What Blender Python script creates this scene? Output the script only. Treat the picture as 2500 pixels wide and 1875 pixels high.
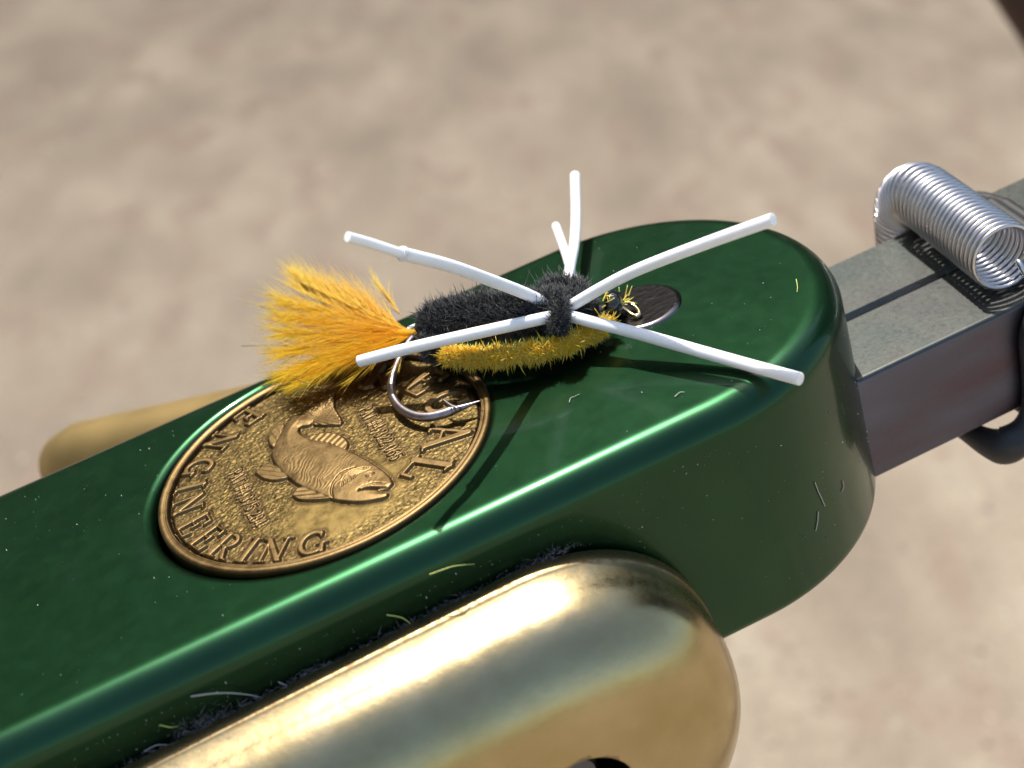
import bpy, bmesh, math, random
import numpy as np
from mathutils import Matrix, Vector
random.seed(7); rng = np.random.default_rng(7)
scene = bpy.context.scene
for o in list(bpy.data.objects): bpy.data.objects.remove(o)
scene.unit_settings.scale_length = 0.01          # one unit is one centimetre
C = scene.collection

# ------------------------------------------------------------------ frame of the vise
# "Vise frame": origin at the medallion centre, x along the vise towards the jaws, z out of its top face.
def rodr(r):
    a = np.linalg.norm(r); k = r/a
    K = np.array([[0,-k[2],k[1]],[k[2],0,-k[0]],[-k[1],k[0],0]])
    return np.eye(3)+np.sin(a)*K+(1-np.cos(a))*K@K
R = rodr(np.array([2.0529,-0.5291,-0.1056])); T = np.array([-1.604,0.590,11.539])
FPX = 3300.0; CEN = np.array([1250.0,937.5])
PITCH = math.radians(35)
UP = math.cos(PITCH)*(-R[1])-math.sin(PITCH)*R[2]
HZ = math.sin(PITCH)*(-R[1])+math.cos(PITCH)*R[2]
MR = np.array([R[0],HZ,UP])
M4 = Matrix(MR.tolist()).to_4x4()
CAMV = -R.T@T                                    # camera in the vise frame
GROUND_Z = -98.0

def ray(u): return R.T@np.r_[(np.array(u,float)-CEN)/FPX,1.0]
def onz(u,z=0.0):
    d = ray(u); return CAMV+(z-CAMV[2])/d[2]*d
def ony(u,y=0.0):
    d = ray(u); return CAMV+(y-CAMV[1])/d[1]*d
def world(v): return Vector((MR@np.array(v,float)).tolist())

# ------------------------------------------------------------------ camera, sky, sun, exposure
cam = bpy.data.cameras.new('camera'); camo = bpy.data.objects.new('camera',cam); C.objects.link(camo)
cam.sensor_fit = 'HORIZONTAL'; cam.sensor_width = 36; cam.lens = FPX/2500*36
cam.clip_start = 0.5; cam.clip_end = 90000
camo.location = world(CAMV); camo.rotation_euler = (math.pi/2-PITCH,0,0)
cam.dof.use_dof = True; cam.dof.focus_distance = 11.35; cam.dof.aperture_fstop = 0.33; cam.dof.aperture_blades = 0
scene.camera = camo
scene.cycles.max_bounces = 16; scene.cycles.diffuse_bounces = 10; scene.cycles.transmission_bounces = 12

SUNV = np.array([0.14,0.50,1.0]); SUNV /= np.linalg.norm(SUNV)
SUNW = world(SUNV)
w = bpy.data.worlds.new('World'); scene.world = w; w.use_nodes = True
nt = w.node_tree; bg = nt.nodes['Background']
sky = nt.nodes.new('ShaderNodeTexSky'); sky.sky_type = 'NISHITA'; sky.sun_disc = False
sky.sun_elevation = math.asin(SUNW.z); sky.sun_rotation = math.atan2(SUNW.x,SUNW.y)
sky.air_density = 1.7; sky.dust_density = 3.0; sky.ozone_density = 1.0; sky.altitude = 300
nt.links.new(sky.outputs[0],bg.inputs[0]); bg.inputs[1].default_value = 0.15
sun = bpy.data.lights.new('sun','SUN'); suno = bpy.data.objects.new('sun',sun); C.objects.link(suno)
sun.energy = 4.7; sun.angle = math.radians(0.5); sun.color = (1.0,0.95,0.87)
suno.rotation_euler = SUNW.to_track_quat('Z','Y').to_euler(); suno.location = SUNW*300
vs = scene.view_settings; vs.view_transform = 'Standard'; vs.look = 'None'; vs.exposure = 0.36; vs.gamma = 1.0
scene.display_settings.display_device = 'sRGB'

# ------------------------------------------------------------------ materials
class Mat:
    def __init__(s,name):
        s.m = bpy.data.materials.new(name); s.m.use_nodes = True; s.t = s.m.node_tree
        s.b = s.t.nodes['Principled BSDF']; s.out = s.t.nodes['Material Output']
    def n(s,typ,**kw):
        x = s.t.nodes.new(typ)
        for k,v in kw.items():
            if k.startswith('i_'):
                key = k[2:]; key = int(key) if key.isdigit() else key.replace('_',' ')
                x.inputs[key].default_value = v
            else: setattr(x,k,v)
        return x
    def l(s,a,b): s.t.links.new(a,b)
    def set(s,**kw):
        for k,v in kw.items():
            k = k.replace('_',' ')
            s.b.inputs[k].default_value = (*v,1) if isinstance(v,tuple) and len(v)==3 and k in('Base Color','Specular Tint','Sheen Tint','Coat Tint') else v
        return s
    def coord(s):
        if not hasattr(s,'_c'): s._c = s.n('ShaderNodeTexCoord').outputs['Object']
        return s._c
    def noise(s,scale,detail=4,rough=.55,vec=None,stretch=None):
        v = vec or s.coord()
        if stretch:
            mp = s.n('ShaderNodeMapping'); mp.inputs['Scale'].default_value = stretch; s.l(v,mp.inputs[0]); v = mp.outputs[0]
        x = s.n('ShaderNodeTexNoise'); x.inputs['Scale'].default_value = scale; x.inputs['Detail'].default_value = detail
        x.inputs['Roughness'].default_value = rough; s.l(v,x.inputs['Vector']); return x.outputs['Fac']
    def ramp(s,fac,stops,interp='LINEAR'):
        x = s.n('ShaderNodeValToRGB'); cr = x.color_ramp; cr.interpolation = interp
        while len(cr.elements)<len(stops): cr.elements.new(.5)
        for e,(p,c) in zip(cr.elements,stops):
            e.position = p; e.color = (c,c,c,1) if not isinstance(c,tuple) else (*c,1)
        s.l(fac,x.inputs[0]); return x.outputs[0]
    def mix(s,fac,a,b,mode='MIX'):
        x = s.n('ShaderNodeMix',data_type='RGBA',blend_type=mode)
        for v,i in((fac,0),(a,6),(b,7)):
            if hasattr(v,'is_output') or hasattr(v,'links'): s.l(v,x.inputs[i])
            elif i==0: x.inputs[0].default_value = v
            else: x.inputs[i].default_value = (*v,1)
        return x.outputs[2]
    def attr(s,name): return s.n('ShaderNodeAttribute',attribute_name=name).outputs['Fac']
    def bump(s,h,strength=.3,dist=.01):
        x = s.n('ShaderNodeBump'); x.inputs['Strength'].default_value = strength; x.inputs['Distance'].default_value = dist
        s.l(h,x.inputs['Height'])
        if getattr(s,'_lastb',None) is not None: s.l(s._lastb,x.inputs['Normal'])
        s._lastb = x.outputs[0]; s.l(x.outputs[0],s.b.inputs['Normal'])
    def base(s,sock): s.l(sock,s.b.inputs['Base Color'])
    def rough(s,sock): s.l(sock,s.b.inputs['Roughness'])

def mat_green():
    m = Mat('green_anodised_aluminium'); m.set(Metallic=.92,Roughness=.33)
    n1 = m.noise(1.2,3); c = m.ramp(n1,[(.3,(.0105,.050,.0185)),(.7,(.0135,.062,.024))]); m.base(c)
    m.rough(m.ramp(m.noise(6,4),[(.3,.31),(.7,.35)]))
    m.set(Coat_Weight=.4,Coat_Roughness=.09,Coat_IOR=1.5,Anisotropic=.3)
    tv = m.n('ShaderNodeVectorTransform',vector_type='VECTOR',convert_from='OBJECT',convert_to='WORLD'); tv.inputs[0].default_value = (1,0,0); m.l(tv.outputs[0],m.b.inputs['Tangent'])
    m.bump(m.noise(16,2,.5),.015,.01); m.bump(m.noise(120,2,.5),.14,.002)
    return m.m
def mat_bronze(name,hi,lo,speck,rough):
    m = Mat(name); m.set(Metallic=1.0,Roughness=rough)
    n = m.noise(9,6,.65); sp = m.noise(42,5,.7); wear = m.attr('wear'); edge = m.attr('edge')
    base = m.mix(m.ramp(n,[(.35,0),(.65,1)]),lo,hi)
    k = m.ramp(sp,[(.44,1.0),(.56,0.0)])
    kk = m.n('ShaderNodeMath',operation='MULTIPLY'); m.l(k,kk.inputs[0]); kk.inputs[1].default_value = speck
    k2 = m.n('ShaderNodeMath',operation='MULTIPLY'); m.l(kk.outputs[0],k2.inputs[0]); m.l(wear,k2.inputs[1])
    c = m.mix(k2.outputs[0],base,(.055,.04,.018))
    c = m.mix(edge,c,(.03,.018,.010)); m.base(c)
    r = m.ramp(n,[(.3,rough-.08),(.7,rough+.1)]); m.rough(r)
    m.bump(m.noise(60,5,.7),.13,.010)
    return m.m
def mat_brass():
    m = Mat('polished_brass'); m.set(Metallic=1.0)
    n = m.noise(2.2,5,.6); c = m.ramp(n,[(.32,(.40,.315,.16)),(.68,(.48,.39,.225))])
    d = m.attr('grime'); gn = m.noise(14,6,.7)
    gm = m.n('ShaderNodeMath',operation='MULTIPLY'); m.l(d,gm.inputs[0]); m.l(m.ramp(gn,[(.36,.25),(.6,1)]),gm.inputs[1])
    m.base(m.mix(gm.outputs[0],c,(.20,.14,.07)))
    r = m.ramp(m.noise(5,5,.65),[(.3,.17),(.7,.25)])
    ra = m.n('ShaderNodeMath',operation='MULTIPLY_ADD'); m.l(gm.outputs[0],ra.inputs[0]); ra.inputs[1].default_value = .35; m.l(r,ra.inputs[2]); m.rough(ra.outputs[0])
    m.bump(m.noise(3,4,.6),.12,.04); m.bump(m.noise(14,4,.7,stretch=(1,6,6)),.10,.004); m.bump(m.noise(90,3,.6),.1,.003)
    return m.m
def mat_steel_jaw():
    m = Mat('blued_steel'); m.set(Metallic=1.0)
    n = m.noise(1.6,4); 
    c = m.ramp(n,[(.3,(.066,.077,.074)),(.52,(.080,.085,.079)),(.72,(.072,.070,.071))])
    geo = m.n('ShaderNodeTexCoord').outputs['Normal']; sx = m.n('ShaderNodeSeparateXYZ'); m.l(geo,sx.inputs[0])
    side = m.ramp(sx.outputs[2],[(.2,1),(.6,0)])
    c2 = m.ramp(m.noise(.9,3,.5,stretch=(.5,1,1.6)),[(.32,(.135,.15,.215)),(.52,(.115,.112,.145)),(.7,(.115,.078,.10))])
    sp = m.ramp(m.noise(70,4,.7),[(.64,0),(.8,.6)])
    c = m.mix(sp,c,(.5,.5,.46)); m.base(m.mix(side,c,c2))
    m.rough(m.ramp(m.noise(25,5,.7),[(.3,.36),(.7,.52)])); m.bump(m.noise(45,5,.7),.12,.006)
    return m.m
def mat_simple(name,col,rough=.5,metal=0.0,nscale=0,namp=.2,**kw):
    m = Mat(name); m.set(Roughness=rough,Metallic=metal,**kw)
    if nscale:
        d = tuple(x*(1-namp) for x in col); u = tuple(min(1,x*(1+namp)) for x in col)
        m.base(m.ramp(m.noise(nscale,4),[(.3,d),(.7,u)]))
    else: m.set(Base_Color=col)
    return m
def mat_fibre(name,stops,rough,transl,nscale=3):
    m = Mat(name); c = m.ramp(m.attr('shade'),stops); m.base(c); m.set(Roughness=rough)
    m.set(Sheen_Weight=.3)
    if transl:
        tr = m.n('ShaderNodeBsdfTranslucent'); m.l(c,tr.inputs[0]); mx = m.n('ShaderNodeMixShader'); mx.inputs[0].default_value = transl
        m.l(m.b.outputs[0],mx.inputs[1]); m.l(tr.outputs[0],mx.inputs[2]); m.l(mx.outputs[0],m.out.inputs[0])
    return m.m
def mat_ground():
    m = Mat('dry_ground'); m.set(Roughness=.95)
    a = m.noise(.06,4,.55,stretch=(1,.55,1)); b = m.noise(.11,3,.5,stretch=(1,.6,1)); 
    c = m.ramp(a,[(.32,(.200,.160,.120)),(.5,(.250,.203,.152)),(.66,(.30,.250,.190))])
    p = m.ramp(b,[(.54,0.0),(.66,.85)]); c = m.mix(p,c,(.225,.168,.128))
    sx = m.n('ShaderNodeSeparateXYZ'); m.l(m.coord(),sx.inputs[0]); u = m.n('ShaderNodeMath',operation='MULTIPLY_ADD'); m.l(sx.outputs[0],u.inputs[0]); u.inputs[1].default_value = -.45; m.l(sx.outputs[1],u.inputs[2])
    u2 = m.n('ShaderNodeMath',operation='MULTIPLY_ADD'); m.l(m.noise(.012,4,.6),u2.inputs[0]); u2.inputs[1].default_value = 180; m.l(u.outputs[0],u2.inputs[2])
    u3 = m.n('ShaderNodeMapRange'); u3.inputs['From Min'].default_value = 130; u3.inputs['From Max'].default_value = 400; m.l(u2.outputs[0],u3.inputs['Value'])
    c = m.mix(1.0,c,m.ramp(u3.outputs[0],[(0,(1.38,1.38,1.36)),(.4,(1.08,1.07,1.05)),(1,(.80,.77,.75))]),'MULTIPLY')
    f = m.ramp(m.noise(.9,6,.7),[(.3,.82),(.7,1.12)]); c = m.mix(1.0,c,f,'MULTIPLY'); m.base(c)
    m.bump(m.noise(.6,6,.7),.5,1.0)
    return m.m
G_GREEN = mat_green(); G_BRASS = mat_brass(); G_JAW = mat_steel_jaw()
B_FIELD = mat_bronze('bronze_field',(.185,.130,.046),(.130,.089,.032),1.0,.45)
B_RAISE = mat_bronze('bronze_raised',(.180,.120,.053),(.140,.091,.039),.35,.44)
_p = mat_simple('steel_pin',(.16,.15,.155),.3,1.0); _p.rough(_p.ramp(_p.noise(8,5,.7,stretch=(1,8,1)),[(.3,.14),(.7,.24)])); _p.bump(_p.noise(10,4,.7,stretch=(2,30,1)),.12,.004); M_PIN = _p.m
_r = mat_simple('spring_wire',(.64,.63,.66),.33,1.0); M_WIRE = _r.m
M_RUBBER = mat_simple('black_rubber',(.018,.018,.02),.55,0,12,.3).m
_l = mat_simple('white_rubber_leg',(.92,.915,.98),.5,0,0); _l.set(Subsurface_Weight=.6,Subsurface_Radius=(1,1,1),Subsurface_Scale=.05); M_LEG = _l.m
M_HOOK = mat_simple('hook_bronze',(.30,.26,.27),.38,1.0,20,.2).m
M_EYE = mat_simple('hook_eye_gold',(.80,.68,.42),.2,1.0).m
M_THREAD = mat_simple('black_varnished_thread',(.008,.008,.010),.12,0,Coat_Weight=1.0,Coat_Roughness=.05).m
M_WHITE = mat_simple('white_thread',(.8,.8,.8),.5).m
F_BLACK = mat_fibre('black_chenille',[(0,(.004,.004,.005)),(.8,(.012,.012,.014)),(1,(.045,.048,.052))],.55,.0)
F_YEL = mat_fibre('yellow_chenille',[(0,(1.0,.64,.012)),(.6,(1.0,.79,.03)),(1,(1.0,.95,.3))],.3,.35)
F_TAIL = mat_fibre('orange_marabou',[(0,(1.0,.55,.005)),(.45,(1.0,.715,.013)),(1,(1.0,.88,.11))],.4,.45)
M_CORE_Y = mat_simple('yellow_core',(.95,.65,.02),.8).m
M_CORE_B = mat_simple('black_core',(.006,.006,.007),.9).m
M_DUST = mat_fibre('dust_specks',[(0,(.30,.32,.27)),(1,(.65,.66,.58))],.8,0)
M_STONE = mat_fibre('gravel_stone',[(0,(.17,.13,.095)),(.3,(.26,.205,.15)),(.8,(.36,.29,.22)),(1,(.50,.43,.34))],.9,0)
M_FLUFF = mat_fibre('fluff_fibres',[(0,(.10,.09,.10)),(1,(.45,.43,.45))],.9,0)
M_WOOD = mat_simple('dark_brown_wood',(.035,.012,.008),.6,0,2,.4).m

# ------------------------------------------------------------------ mesh helpers
def link(o,parent=None):
    C.objects.link(o)
    if parent is not None: o.parent = parent
    return o
def mesh_obj(name,V,F,mat,parent=None,smooth=True,origin=None,attrs=None,normals_fix=False):
    V = np.asarray(V,float); org = np.zeros(3) if origin is None else np.array(origin,float)
    me = bpy.data.meshes.new(name); me.from_pydata((V-org).tolist(),[],[list(map(int,f)) for f in F]); 
    if normals_fix:
        bm = bmesh.new(); bm.from_mesh(me); bmesh.ops.recalc_face_normals(bm,faces=bm.faces); bm.to_mesh(me); bm.free()
    me.materials.append(mat)
    if smooth: me.polygons.foreach_set('use_smooth',[True]*len(me.polygons))
    if attrs:
        for k,v in attrs.items():
            a = me.attributes.new(k,'FLOAT','POINT'); a.data.foreach_set('value',np.asarray(v,np.float32))
    me.update()
    o = bpy.data.objects.new(name,me)
    if parent is not None: link(o,parent); o.location = org.tolist()
    else:
        link(o); o.matrix_world = M4@Matrix.Translation(org.tolist())
    return o
def thing(name,label,cat,at=(0,0,0),group=None):
    e = bpy.data.objects.new(name,None); e.empty_display_size = .5; C.objects.link(e)
    e.matrix_world = M4@Matrix.Translation(list(at)); tag(e,label,cat,group); return e
def tag(o,label,cat,group=None):
    o['label'] = label; o['category'] = cat
    if group: o['group'] = group
def catmull(P,n):
    P = np.asarray(P,float); k = len(P); Q = np.vstack([2*P[0]-P[1],P,2*P[-1]-P[-2]]); ts = np.linspace(0,k-1,n); out = []
    for t in ts:
        i = min(int(t),k-2); u = t-i; a,b,c,d = Q[i:i+4]
        out.append(.5*((2*b)+(-a+c)*u+(2*a-5*b+4*c-d)*u*u+(-a+3*b-3*c+d)*u**3))
    return np.array(out)
def frames(P):
    Tn = np.gradient(P,axis=0); Tn /= np.linalg.norm(Tn,axis=1)[:,None]+1e-12
    n = np.cross(Tn[0],[0.3,.2,1.0]); n /= np.linalg.norm(n); N = [n]
    for i in range(1,len(P)):
        n = N[-1]-Tn[i]*np.dot(N[-1],Tn[i]); n /= np.linalg.norm(n)+1e-12; N.append(n)
    N = np.array(N); return Tn,N,np.cross(Tn,N)
def tube(P,rad,seg=12,cap=True,flat=1.0,roundcap=False):
    P = np.asarray(P,float); n = len(P); rad = np.broadcast_to(np.asarray(rad,float),(n,)).copy()
    if roundcap:
        d0 = P[0]-P[1]; d0 /= np.linalg.norm(d0); d1 = P[-1]-P[-2]; d1 /= np.linalg.norm(d1); r0,r1 = rad[0],rad[-1]
        A = [P[0]+d0*r0*math.sin(a) for a in (1.5,1.1,.6)]; ra = [r0*math.cos(a) for a in (1.5,1.1,.6)]
        B = [P[-1]+d1*r1*math.sin(a) for a in (.6,1.1,1.5)]; rb = [r1*math.cos(a) for a in (.6,1.1,1.5)]
        P = np.vstack([A,P,B]); rad = np.r_[ra,rad,rb]; n = len(P)
    Tn,N,B = frames(P); a = np.linspace(0,2*np.pi,seg,endpoint=False)
    V = (P[:,None]+rad[:,None,None]*(np.cos(a)[None,:,None]*N[:,None]+flat*np.sin(a)[None,:,None]*B[:,None])).reshape(-1,3)
    F = [(i*seg+j,i*seg+(j+1)%seg,(i+1)*seg+(j+1)%seg,(i+1)*seg+j) for i in range(n-1) for j in range(seg)]
    if cap: F += [tuple(range(seg))[::-1],tuple(range((n-1)*seg,n*seg))]
    return V,F
def merge(parts):
    V = []; F = []; o = 0
    for v,f in parts:
        V.append(np.asarray(v)); F += [tuple(i+o for i in q) for q in f]; o += len(v)
    return np.vstack(V),F
def fibres(base,dirs,length,rad,bend,shade,nsec=3):
    """many thin tapered hairs at once: base, direction, length, thickness, sideways bend"""
    N = len(base); d = dirs/np.linalg.norm(dirs,axis=1)[:,None]
    h = np.where(np.abs(d[:,2:3])<.9,np.array([[0,0,1.0]]),np.array([[1.0,0,0]])); u = np.cross(d,h); u /= np.linalg.norm(u,axis=1)[:,None]; v = np.cross(d,u)
    ts = np.linspace(0,1,nsec+1); V = np.empty((N,3*nsec+1,3)); S = np.empty((N,3*nsec+1))
    for k,t in enumerate(ts):
        c = base+d*(length*t)[:,None]+bend*(t*t*length)[:,None]
        if k<nsec:
            r = rad*(1-.65*t)
            for j in range(3):
                a = 2*np.pi*j/3; V[:,3*k+j] = c+r[:,None]*(np.cos(a)*u+np.sin(a)*v); S[:,3*k+j] = shade
        else: V[:,3*nsec] = c; S[:,3*nsec] = shade
    f = []
    for k in range(nsec-1):
        for j in range(3): f.append((3*k+j,3*k+(j+1)%3,3*k+3+(j+1)%3,3*k+3+j))
    tri = [(3*(nsec-1)+j,3*(nsec-1)+(j+1)%3,3*nsec) for j in range(3)]
    st = 3*nsec+1; off = (np.arange(N)*st)[:,None,None]
    q = (np.array(f)[None]+off).reshape(-1,4); t3 = (np.array(tri)[None]+off).reshape(-1,3)
    return V.reshape(-1,3),q.tolist()+t3.tolist(),S.reshape(-1)

# ------------------------------------------------------------------ ground
g = bpy.data.meshes.new('ground'); S = 40000
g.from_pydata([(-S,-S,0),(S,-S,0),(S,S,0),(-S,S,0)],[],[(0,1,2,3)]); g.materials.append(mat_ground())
go = bpy.data.objects.new('ground',g); C.objects.link(go); go.location = (0,0,GROUND_Z); go['kind'] = 'structure'
def gravel():
    N = 9000; cx,cy = world(CAMV).x,world(CAMV).y; yy = cy+80+460*rng.random(N)**1.3; xx = cx+(rng.random(N)-.5)*(yy-cy)*1.25; sz = .2+.35*rng.random(N)**4
    oc = np.array([(1,0,0),(0,1,0),(-1,0,0),(0,-1,0),(0,0,1),(0,0,-1)],float); fc = [(0,1,4),(1,2,4),(2,3,4),(3,0,4),(1,0,5),(2,1,5),(3,2,5),(0,3,5)]
    V = (oc[None]*rng.uniform(.6,1.3,(N,6,1))*np.array([1,1,.45])*sz[:,None,None]+np.c_[xx,yy,GROUND_Z+sz*.1][:,None]).reshape(-1,3)
    F = (np.array(fc)[None]+6*np.arange(N)[:,None,None]).reshape(-1,3); me = bpy.data.meshes.new('gravel'); me.from_pydata(V.tolist(),[],F.tolist())
    a = me.attributes.new('shade','FLOAT','POINT'); a.data.foreach_set('value',np.repeat(rng.random(N),6).astype(np.float32)); me.materials.append(M_STONE)
    o = bpy.data.objects.new('gravel',me); C.objects.link(o); o['kind'] = 'stuff'; o['label'] = 'small pale and brown stones scattered over the dry ground'; o['category'] = 'gravel'
gravel()

# ------------------------------------------------------------------ unseen tree mass, added so that the metal mirrors something dark
def wood():
    N = 22000; a = np.radians(rng.uniform(-125,65,N)); top = 2550+260*np.sin(a*7.3)+220*np.sin(a*17+1)+150*np.sin(a*41); r = 3000+rng.normal(0,260,N)
    h = GROUND_Z+np.maximum(top,900)*rng.random(N)**.8; c = np.c_[r*np.sin(a),r*np.cos(a),h]; sz = rng.uniform(50,130,N)
    u = rng.normal(0,1,(N,3)); u /= np.linalg.norm(u,axis=1)[:,None]; v = np.cross(u,rng.normal(0,1,(N,3))); v /= np.linalg.norm(v,axis=1)[:,None]
    V = np.stack([c-u*sz[:,None],c+v*sz[:,None]*.5,c+u*sz[:,None],c-v*sz[:,None]*.5],1).reshape(-1,3); F = np.arange(4*N).reshape(-1,4)
    me = bpy.data.meshes.new('unseen_trees'); me.from_pydata(V.tolist(),[],F.tolist()); me.materials.append(mat_simple('tree_foliage',(.045,.075,.022),.8,0,.01,.4).m)
    o = bpy.data.objects.new('unseen_trees',me); C.objects.link(o); o['kind'] = 'stuff'; o['label'] = 'unseen mass of dark green trees, added for the dark reflections in the metal'; o['category'] = 'trees'
wood()

# ------------------------------------------------------------------ the vise
vise = thing('fly_tying_vise','green anodised fly tying vise with bronze medallion and brass levers','vise')
RB,CX,XR,HB,FR = 1.89,2.85,-7.0,2.2,.245        # half width, end centre, rear end, height, edge radius
MED_R = 1.5
def stadium(off,z,n=72):
    r = RB-off; P = [(XR+off,-r,z)]
    P += [(XR+(CX-XR)*t,-r,z) for t in np.linspace(0.1,.97,14)]
    P += [(CX+r*math.sin(a),-r*math.cos(a),z) for a in np.linspace(0,math.pi,n)]
    P += [(CX-(CX-XR)*t,r,z) for t in np.linspace(.03,.9,14)]
    P += [(XR+off,r,z)]
    return np.array(P)
rings = []
rings.append(stadium(FR+.03,0))
for a in np.linspace(0,math.pi/2,13): rings.append(stadium(FR*(1-math.sin(a)),-FR*(1-math.cos(a))))
rings.append(stadium(0,-FR-.03)); rings.append(stadium(0,-HB+.12))
for a in np.linspace(0,math.pi/2,5): rings.append(stadium(.09*(1-math.cos(a)),-HB+.09-.09*math.sin(a)))
nS = len(rings[0]); V = np.vstack(rings); F = []
for i in range(len(rings)-1):
    for j in range(nS): F.append((i*nS+j,(i+1)*nS+j,(i+1)*nS+(j+1)%nS,i*nS+(j+1)%nS))
F.append(tuple(range((len(rings)-1)*nS,len(rings)*nS))[::-1])
# dished seat of the medallion
ND = 120; ang = np.linspace(0,2*np.pi,ND,endpoint=False); dish = [(1.60,0),(1.592,0),(1.575,-.003),(1.555,-.010),(1.535,-.022),(1.515,-.040),(1.512,-.12)]
base0 = len(V)
for r,z in dish: V = np.vstack([V,np.c_[r*np.cos(ang)-.045,r*np.sin(ang)+.045,np.full(ND,z)]])
# keep the dish inside the flat part of the top
V[base0:,1] = np.clip(V[base0:,1],-(RB-FR-.035),RB-FR-.035)
for i in range(len(dish)-1):
    for j in range(ND): F.append((base0+i*ND+j,base0+i*ND+(j+1)%ND,base0+(i+1)*ND+(j+1)%ND,base0+(i+1)*ND+j))
bm = bmesh.new(); vv = [bm.verts.new(p) for p in V]
for f in F:
    try: bm.faces.new([vv[i] for i in f])
    except ValueError: pass
e0 = [bm.edges.get((vv[j],vv[(j+1)%nS])) for j in range(nS)]; e1 = [bm.edges.get((vv[base0+j],vv[base0+(j+1)%ND])) for j in range(ND)]
res = bmesh.ops.triangle_fill(bm,edges=e0+e1,use_beauty=True,use_dissolve=False,normal=(0,0,1))
bmesh.ops.recalc_face_normals(bm,faces=bm.faces)
for f in bm.faces: f.smooth = True
me = bpy.data.meshes.new('vise_head'); bm.to_mesh(me); bm.free(); me.materials.append(G_GREEN)
head = bpy.data.objects.new('vise_head',me); link(head,vise)

# steel pin set in the top face
pr = .378; V,F = [],[]
prof = [(pr,-.05),(pr,.006),(pr-.012,.014),(pr-.026,.021),(pr-.042,.025),(pr-.05,.025),(pr-.06,.025)]
a = np.linspace(0,2*np.pi,96,endpoint=False)
for r,z in prof: V += [(3.05+r*math.cos(t),.035+r*math.sin(t),z) for t in a]
for i in range(len(prof)-1): F += [(i*96+j,i*96+(j+1)%96,(i+1)*96+(j+1)%96,(i+1)*96+j) for j in range(96)]
F.append(tuple(range((len(prof)-1)*96,len(prof)*96)))
mesh_obj('steel_pin',V,F,M_PIN,vise)

# jaws: two steel halves with a bevelled split
def jaw(y0,y1,split_first):
    z0,z1 = -2.15,-1.01; b = .014; c = .045
    if split_first: prof = [(y0,z0+.03),(y0,z1-c),(y0+c*.9,z1),(y1-b,z1),(y1,z1-b),(y1,z0+.05),(y1-.05,z0),(y0+.03,z0)]
    else: prof = [(y1,z0+.03),(y1,z1-.07),(y1-.055,z1-.006)]+[(y0+.045*(1-math.sin(q)),z1-.045*(1-math.cos(q))) for q in np.linspace(0,1.5708,10)]+[(y0,z0+.05),(y0+.05,z0),(y1-.03,z0)]
    xs = [4.2,4.6,5.2,6.0,6.8,8.0,10.0]; n = len(prof)
    V = [(x,y,z) for x in xs for y,z in prof]
    F = [(i*n+j,i*n+(j+1)%n,(i+1)*n+(j+1)%n,(i+1)*n+j) for i in range(len(xs)-1) for j in range(n)]+[tuple(range(n)),tuple(range((len(xs)-1)*n,len(xs)*n))[::-1]]
    return mesh_obj('jaw',V,F,G_JAW,vise,smooth=False,normals_fix=True)
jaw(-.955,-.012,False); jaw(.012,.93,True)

# coiled material spring over the jaws
axis = catmull([(6.24,-.70,-.665),(6.28,-.35,-.66),(6.32,0,-.655),(6.37,.5,-.64),(6.41,.92,-.66),(6.43,1.2,-.90),(6.43,1.30,-1.35),(6.42,1.28,-2.1)],600)
L = np.r_[0,np.cumsum(np.linalg.norm(np.diff(axis,axis=0),axis=1))]; pitch = .074; turns = L[-1]/pitch; nst = int(turns*26)
s = np.linspace(0,L[-1],nst); P = np.c_[[np.interp(s,L,axis[:,k]) for k in range(3)]].T
Tn,N,B = frames(P); ph = 2*np.pi*s/pitch+.8; rc = .30
H = P+rc*(np.cos(ph)[:,None]*N+np.sin(ph)[:,None]*B)
V,F = tube(H*1.0,.0232,8); mesh_obj('spring_coil',V,F,M_WIRE,vise)
tail = catmull([onz((2487,640),-.62),onz((2496,655),-.66),onz((2512,680),-.75),onz((2540,730),-.95)],10)
V,F = tube(tail,.03,8,roundcap=True); mesh_obj('spring_hook',V,F,M_WIRE,vise)

# black rubber ring round the jaws, with a slack loop below
def ring(x0,dx,r):
    pts = [(x0+.85+dx,.6,-.94),(x0+.72,-.4,-.935),(x0+.40,-.86,-.935),(x0+.13,-1.02,-1.10),(x0+.02,-1.035,-1.35),(x0+.01,-1.03,-1.7),(x0-.03,-1.04,-2.1),(x0-.15,-1.06,-2.30),(x0-.32,-1.02,-2.40),(x0-.42,-.88,-2.40),(x0-.50,-.5,-2.36),(x0-.6,0,-2.34),(x0-.7,.55,-2.28),(x0-.55,.95,-2.05),(x0+.2,1.03,-1.6),(x0+.7,1.0,-1.1)]
    P = catmull(pts+[pts[0]],110); k = np.linspace(0,1,110); rr = r*(1+1.15*np.exp(-((k-.50)/.085)**2)); return tube(P,rr,12,cap=False)
V,F = ring(6.14,.02,.085); mesh_obj('rubber_ring',V,F,M_RUBBER,vise)
P = [(7.10,.5,-.945),(6.95,-.5,-.94),(6.55,-.95,-.98),(6.33,-1.035,-1.3),(6.29,-1.03,-1.7),(6.27,-1.03,-2.1),(6.2,-.9,-2.25),(6.2,0,-2.26),(6.25,.9,-2.2),(6.6,1.03,-1.6),(7.0,.98,-1.04)]
V,F = tube(catmull(P+[P[0]],80),.078,12,cap=False); mesh_obj('rubber_ring',V,F,M_RUBBER,vise)

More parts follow.
